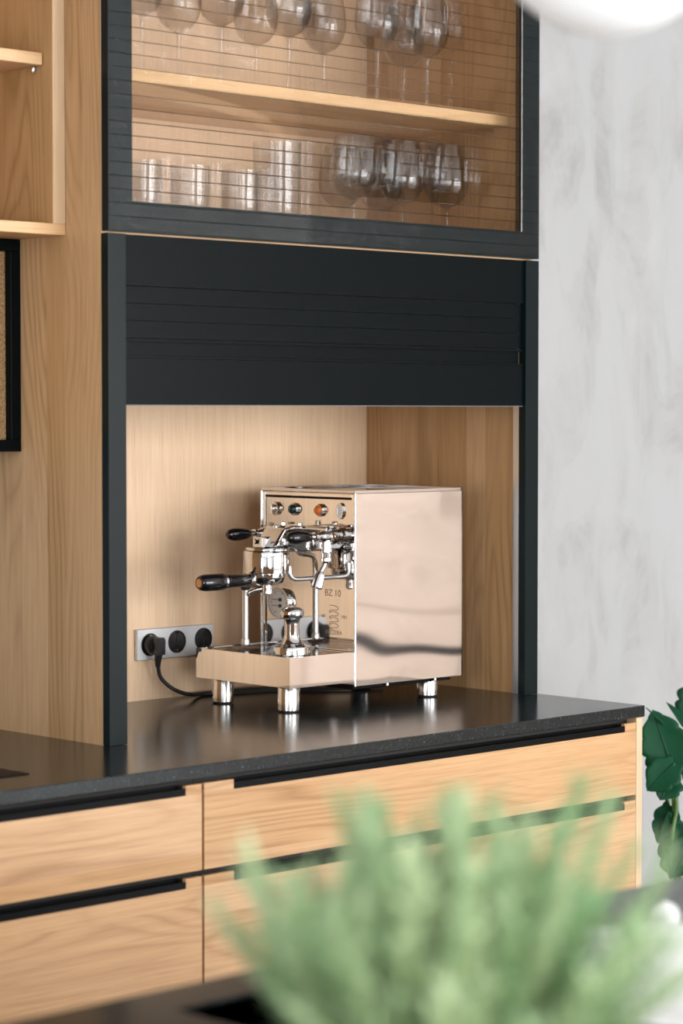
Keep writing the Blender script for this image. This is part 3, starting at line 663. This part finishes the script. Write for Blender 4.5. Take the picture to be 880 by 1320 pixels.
# portafilter
pf = P().lathe([(.0345, .2345), (.0345, .2285), (.0325, .2230), (.0300, .2180), (.0220, .2140), (.0120, .2125)], (gc[0], gc[1], 0), n=48).build('portafilter', M['chrome'], E_)
P().lathe([(.0085, .2135), (.0085, .2060), (.0092, .2045), (.0092, .1990), (.0060, .1960), (.0030, .1955)], (gc[0], gc[1]-.002, 0), n=28).build('spout', M['chrome'], pf)
P().tube([(gc[0]-.004, gc[1]+.006, .206), (gc[0]-.014, gc[1]+.016, .2035), (gc[0]-.021, gc[1]+.022, .199), (gc[0]-.022, gc[1]+.023, .1935)], [.006, .0058, .0052, .0042], 16).build('spout', M['chrome'], pf)
P().lathe([(.0085, .030), (.0085, .036), (.0105, .037), (.0105, .042)], (gc[0], gc[1], .2238), (-1, 0, 0), n=28).build('handle_collar', M['chrome'], pf)
hd = P().lathe([(.0098, .042), (.0112, .044), (.0112, .080), (.0118, .092), (.0128, .0955), (.0122, .0975), (.0126, .0995), (.0146, .1025), (.0149, .118), (.0146, .140), (.0128, .150), (.0105, .1530), (.0070, .1532)], (gc[0], gc[1], .2238), (-1, 0, 0), n=36).build('handle', M['bakelite'], pf)
P().lathe([(.0128, .0958), (.0133, .0968), (.0133, .0988), (.0128, .0998)], (gc[0], gc[1], .2238), (-1, 0, 0), n=36).build('handle_ring', M['chrome'], hd)
P().lathe([(.0074, .1530), (.0074, .1540), (.0001, .1545)], (gc[0], gc[1], .2238), (-1, 0, 0), n=28).build('handle_inlay', M['copper'], hd)
# engraving on the front panel
def text(body, v, z, size, par):
    cu = bpy.data.curves.new('text', 'FONT'); cu.body = body; cu.size = size; cu.align_x = 'CENTER'; cu.align_y = 'CENTER'; cu.extrude = .0001
    tmp = bpy.data.objects.new('tmp', cu); C.objects.link(tmp)
    me = bpy.data.meshes.new_from_object(tmp.evaluated_get(bpy.context.evaluated_depsgraph_get())); bpy.data.objects.remove(tmp)
    me.materials.clear(); me.materials.append(M['engrave'])
    o = bpy.data.objects.new('engraved_text', me); C.objects.link(o); o.parent = par
    o.location = (PX-.0001, v, z); o.rotation_euler = (PI/2, 0, -PI/2); return o
text('BZ 10', .062, .197, .0170, fp)
text('BEZZERA', .060, .1275, .0105, fp)
text('dal', .087, .156, .0085, fp); text('1901', .033, .156, .0085, fp)
coil = [(.010, .0205)]
for k in range(4):
    zc = .0165 - k*.011
    coil += [(.002, zc+.004), (-.0095, zc+.002), (-.0115, zc-.0015), (-.0085, zc-.004), (.004, zc-.0045), (.0095, zc-.006), (.0105, zc-.008), (.008, zc-.0095)]
coil = coil[:-2] + [(.0, -.0245)]
P().tube([(PX-.0002, .060+a, .156+b_*.95) for a, b_ in coil], .00055, 6, 4).build('engraved_coil', M['engrave'], fp)

# tamper on the drip grid
tq = at(2, ZC+.0975, 376, 843)
L = (tq.x, tq.y, ZC+.0964)
r = thing('tamper', 'chrome coffee tamper standing on the drip tray grid', 'tamper', L)
r.scale = (1.2, 1.2, 1.04)
MB().lathe([(.0262, .0001), (.0270, .0008), (.0270, .0125), (.0262, .0140), (.0200, .0165), (.0150, .0210), (.0122, .0270), (.0112, .0330)], n=48).build('base', M['chrome'], r)
MB().lathe([(.0110, .033), (.0112, .050), (.0118, .0585), (.0130, .0605)], n=36).build('grip', M['chrome'], r)
MB().lathe([(.0130, .0605), (.0165, .0625), (.0178, .0670), (.0178, .0715), (.0165, .0755), (.0120, .0790), (.0060, .0803), (.0001, .0806)], n=40).build('head', M['chrome'], r)

# ------------------------------------------------------------------ kitchen island in the foreground
IY1, IY0, IX0, IX1 = -1.267, -2.24, -1.95, 0.35
sk = at(2, ZC, 228, 1302); SX0, SX1, SY1, SY0 = sk.x, sk.x+.42, -1.331, -1.76
L = ((IX0+IX1)/2, (IY0+IY1)/2, 0); r = thing('kitchen_island', 'oak kitchen island with black stone top in front of the cabinets', 'island', L)
wt = MB(L); z0, z1 = ZC-.03, ZC
wt.box(IX0, SX0, IY0, IY1, z0, z1); wt.box(SX1, IX1, IY0, IY1, z0, z1); wt.box(SX0, SX1, SY1, IY1, z0, z1); wt.box(SX0, SX1, IY0, SY0, z0, z1)
wt.build('worktop', M['granite'], r, smooth=False)
bs = MB(L); t = .004; zz = ZC-.19
bs.box(SX0-.02, SX1+.02, SY0-.02, SY1+.02, zz-t, zz); bs.box(SX0-t, SX0, SY0, SY1, zz, ZC-.003); bs.box(SX1, SX1+t, SY0, SY1, zz, ZC-.003); bs.box(SX0, SX1, SY0-t, SY0, zz, ZC-.003); bs.box(SX0, SX1, SY1, SY1+t, zz, ZC-.003)
bs.build('sink_basin', M['black_metal'], r, smooth=False)
MB(L).box(IX0+.03, IX1-.03, IY0+.25, IY1-.045, .1, zz-.01).build('body', M['dark_gap'], r, smooth=False)
MB(L).box(IX0+.06, IX1-.06, IY0+.28, IY1-.09, 0, .0995).build('plinth', M['black_metal'], r, smooth=False)
n = 4
for k in range(n):
    a = IX0+.03+(IX1-IX0-.06)*k/n; b_ = IX0+.03+(IX1-IX0-.06)*(k+1)/n
    MB(L).box(a+.002, b_-.002, IY1-.044, IY1-.025, .105, ZC-.05, .001).build('cabinet_door', M['oak_h'], r)
for x in (IX0+.02, IX1-.03): MB(L).box(x-.0, x+.0098, IY0+.25, IY1-.045, .1, ZC-.031).build('end_panel', M['oak_v'], r, smooth=False)

# white dish and bulbs
wc = at(2, ZC+.03, 905, 1262)
L = (wc.x, wc.y, ZC); r = thing('serving_dish', 'wide white ceramic serving dish on the black island top', 'dish', L)
MB().lathe([(.085, .0003), (.087, .004), (.11, .012), (.170, .028), (.190, .034), (.1925, .036), (.190, .0375), (.168, .033), (.105, .018), (.09, .012), (.0001, .011)], n=72, cap=False).build('bowl', M['ceramic'], r)
MB().lathe([(.084, .0002), (.086, .0002), (.086, .0030), (.084, .0030)], n=64, cap=False).build('foot_ring', M['ceramic'], r)
def bulb(px, py, rad, label):
    c = at(2, ZC+rad, px, py); r = thing('garlic_bulb', label, 'garlic', (c.x, c.y, ZC), 'white bulbs beside the dish')
    m = MB(); n = 28; pr = [(.2, 0), (.75, .12), (.98, .45), (1.0, .9), (.88, 1.35), (.6, 1.68), (.25, 1.86)]
    m.lathe([(a*rad, b_*rad+.0003) for a, b_ in pr], n=n)
    o = m.build('bulb', M['ceramic'], r)
    MB().lathe([(.22*rad, 1.80*rad), (.16*rad, 1.92*rad), (.1*rad, 1.98*rad)], n=14).build('neck', M['ceramic'], r)
bulb(858, 1180, .0150, 'small white bulb by the dish rim, farther from the herb')
bulb(838, 1206, .0130, 'small white bulb by the dish rim, nearer to the herb')

# herb pot
hp = CAM + ray(585, 1200)*1.35; hp = Vector((hp.x, hp.y, ZC))
r = thing('potted_herb', 'bushy pale green kitchen herb in a grey pot on the island', 'plant', hp)
MB().lathe([(.050, .0003), (.053, .002), (.066, .112), (.068, .115), (.068, .122), (.063, .122), (.062, .105), (.0001, .105)], n=48, cap=False).build('pot', M['terracotta'], r)
MB().lathe([(.0615, .100), (.0600, .108), (.03, .112), (.0001, .112)], n=32).build('soil', M['soil'], r)
rnd = random.Random(11)
def leaf_blade(mb, p, d, up, ln, wd):
    d = d.normalized(); s = d.cross(up).normalized(); nn = s.cross(d)
    c = [p, p + d*ln*.3 + s*wd*.5 + nn*.15*wd, p + d*ln*.65 + s*wd*.42 - nn*.05*ln, p + d*ln - nn*.16*ln, p + d*ln*.65 - s*wd*.42 - nn*.05*ln, p + d*ln*.3 - s*wd*.5 + nn*.15*wd, p + d*ln*.45 - nn*.25*wd]
    mb.add(c, [(0, 1, 6), (1, 2, 6), (2, 3, 6), (3, 4, 6), (4, 5, 6), (5, 0, 6)])
sprigs = []
for k in range(9):
    ln = rnd.uniform(.135, .185); bend = rnd.uniform(-.02, .05)
    pts = [Vector((bend*(t**2), .006*math.sin(6*t+k), ln*t)) for t in [i/6 for i in range(7)]]
    st = MB().tube(pts, [.0016, .0015, .0014, .0012, .0010, .0008, .0005], 5, 2)
    lf = MB(); nl = 30
    for i in range(nl):
        t = .10 + .88*i/(nl-1); j = min(int(t*6), 5); f = t*6-j; p = pts[j].lerp(pts[j+1], f)
        for sgn in (0, 1):
            a = i*2.1 + sgn*PI + rnd.uniform(-.4, .4); tilt = rnd.uniform(.5, 1.05) + .4*t
            d = Vector((math.cos(a)*math.cos(tilt), math.sin(a)*math.cos(tilt), math.sin(tilt)))
            leaf_blade(lf, p, d, Vector((0, 0, 1)) if abs(d.z) < .95 else Vector((1, 0, 0)), rnd.uniform(.016, .028)*(1.1-.35*t), rnd.uniform(.0038, .0062))
    sprigs.append((st.mesh('sprig', M['stem']), lf.mesh('leaves', M['herb_leaf'], angle=60)))
NS = 190
for k in range(NS):
    ms, ml = sprigs[k % 9]
    rr = .046*math.sqrt((k+.5)/NS); a = k*2.39996
    tilt = .54*(rr/.046)**1.2 + rnd.uniform(-.08, .10)
    o = bpy.data.objects.new('sprig', ms); C.objects.link(o); o.parent = r
    o.location = (rr*math.cos(a), rr*math.sin(a), .106)
    ax = Vector((-math.sin(a), math.cos(a), 0))
    o.rotation_euler = (Matrix.Rotation(tilt, 4, ax) @ Matrix.Rotation(rnd.uniform(0, 6.3), 4, 'Z')).to_euler()
    s_ = rnd.uniform(.68, 1.28)*(1.0-.12*(rr/.046)); o.scale = (s_, s_, s_)
    l = bpy.data.objects.new('leaves', ml); C.objects.link(l); l.parent = o

# pendant globe above the island
lc = CAM + ray(785, -116)*1.9
L = (lc.x, lc.y, lc.z); r = thing('pendant_lamp', 'round white globe pendant lamp hanging above the island', 'lamp', L)
pr = [(.0978*math.sin(t), -.0978*math.cos(t)) for t in [PI*(i+.02)/24 for i in range(24)]]
MB().lathe(pr, n=56).build('globe', M['white_lacquer'], r)
MB().lathe([(.030, .090), (.030, .112), (.018, .122), (.006, .126)], n=32).build('holder', M['black_metal'], r)
MB().cyl((0, 0, .12), (0, 0, ZT-lc.z-.02), .003, 10).build('cable', M['rubber'], r)
MB().lathe([(.05, ZT-lc.z-.022), (.05, ZT-lc.z-.0003)], n=32).build('ceiling_rose', M['black_metal'], r)

# ------------------------------------------------------------------ leafy plant right of the cabinets
pc = Vector((1.46, .02, 0))
r = thing('potted_philodendron', 'dark green lobed leaf plant in a tall planter beside the oak cabinet', 'plant', pc)
MB().lathe([(.115, .0003), (.12, .004), (.150, .44), (.150, .45), (.142, .45), (.140, .42), (.0001, .42)], n=48, cap=False).build('planter', M['terracotta'], r)
MB().lathe([(.138, .40), (.136, .425), (.0001, .43)], n=32).build('soil', M['soil'], r)
def lobed_leaf(name, base, tip, normal, width, mat, nl=5, fold=.15, droop=.12):
    """leaf with rounded lobes from base to tip, in coordinates of the plant"""
    base = Vector(base); tip = Vector(tip); d = tip-base; ln = d.length; d.normalize()
    n = Vector(normal); n = (n - d*n.dot(d)).normalized(); s = d.cross(n)
    NT, NC = 60, 4; vs = []; fs = []
    for i in range(NT+1):
        t = i/NT
        env = (math.sin(PI*min(1, t*.92+.10))**.75) * (1.0 if t > .25 else .86+.56*t) * (1-.28*t)
        lob = .80 + .20*abs(math.cos(PI*nl*(t**.9)))**.7
        wv = width*.5*env*lob if i < NT else 0.0
        for j in range(-NC, NC+1):
            u = j/NC
            back = -.16*ln*abs(u)*(1-t)**3 + .10*ln*abs(u)*t*(1-t)
            p = base + d*(ln*t + back) + s*(wv*u) + n*(fold*wv*abs(u)**1.3 - droop*ln*t*t + .012*math.sin(9*t+3*u)*abs(u)*width)
            vs.append(p)
    C_ = 2*NC+1
    for i in range(NT):
        for j in range(C_-1): fs.append((i*C_+j, i*C_+j+1, (i+1)*C_+j+1, (i+1)*C_+j))
    o = MB().add(vs, fs).build(name, mat, r, angle=80)
    md = o.modifiers.new('solid', 'SOLIDIFY'); md.thickness = .0008
    rib = MB().tube([base + d*(ln*t) + n*(-droop*ln*t*t+.0006) for t in (0, .25, .5, .75, .97)], [.0028, .0024, .0018, .0012, .0006], 6, 3)
    rib.build('midrib', M['big_leaf'], o)
    return o
def lp(px, py, d): return CAM + ray(px, py)*d - pc
tocam = -_F
leaves = [  # base px, tip px, distance, width, normal tilt
    ((866, 992), (842, 915), 4.66, 4.66, .115, Vector((-.1, 0, .25)), 4),
    ((868, 985), (834, 1018), 4.62, 4.60, .080, Vector((.1, 0, .5)), 3),
    ((864, 1000), (852, 1030), 4.63, 4.60, .075, Vector((0, 0, .1)), 3),
    ((848, 928), (888, 962), 4.70, 4.66, .050, Vector((0, 0, .9)), 3),
    ((905, 960), (862, 902), 4.72, 4.74, .030, Vector((0, 0, 1.2)), 2),
    ((872, 1120), (866, 1050), 4.70, 4.64, .090, Vector((.3, 0, .1)), 4),
    ((864, 1040), (848, 1085), 4.68, 4.64, .060, Vector((-.3, 0, .2)), 3),
    ((890, 1085), (868, 1130), 4.62, 4.58, .080, Vector((.2, 0, .2)), 4),
    ((900, 1000), (930, 930), 4.72, 4.70, .14, Vector((.2, 0, .3)), 4),
    ((905, 1030), (950, 1010), 4.65, 4.58, .13, Vector((.2, 0, .4)), 4),
    ((895, 930), (915, 870), 4.80, 4.82, .12, Vector((.1, 0, .4)), 4),
]
top = Vector((0, 0, .43))
for (bp_, tp_, d0, d1, wd, nt_, nl) in leaves:
    b_ = lp(*bp_, d0); t_ = lp(*tp_, d1)
    lobed_leaf('leaf', b_, t_, tocam + nt_, wd, M['big_leaf'], nl)
    mid = top.lerp(b_, .55) + Vector((b_.x*.15, b_.y*.15, .06))
    s0 = Vector((b_.x*.12, b_.y*.12, .42))
    MB().tube([s0, mid, b_], [.0055, .0045, .0030], 8, 8).build('petiole', M['petiole'], r)
# thin dark shoot
MB().tube([lp(866, 1000, 4.68), lp(856, 940, 4.67), lp(846, 925, 4.66), lp(832, 912, 4.66)], [.003, .0028, .0022, .0008], 8, 6).build('shoot', M['big_leaf'], r)
MB().tube([lp(866, 1010, 4.66), lp(872, 1040, 4.66), lp(866, 1090, 4.66), s0], [.003, .0035, .004, .0045], 8, 6).build('petiole', M['petiole'], r)
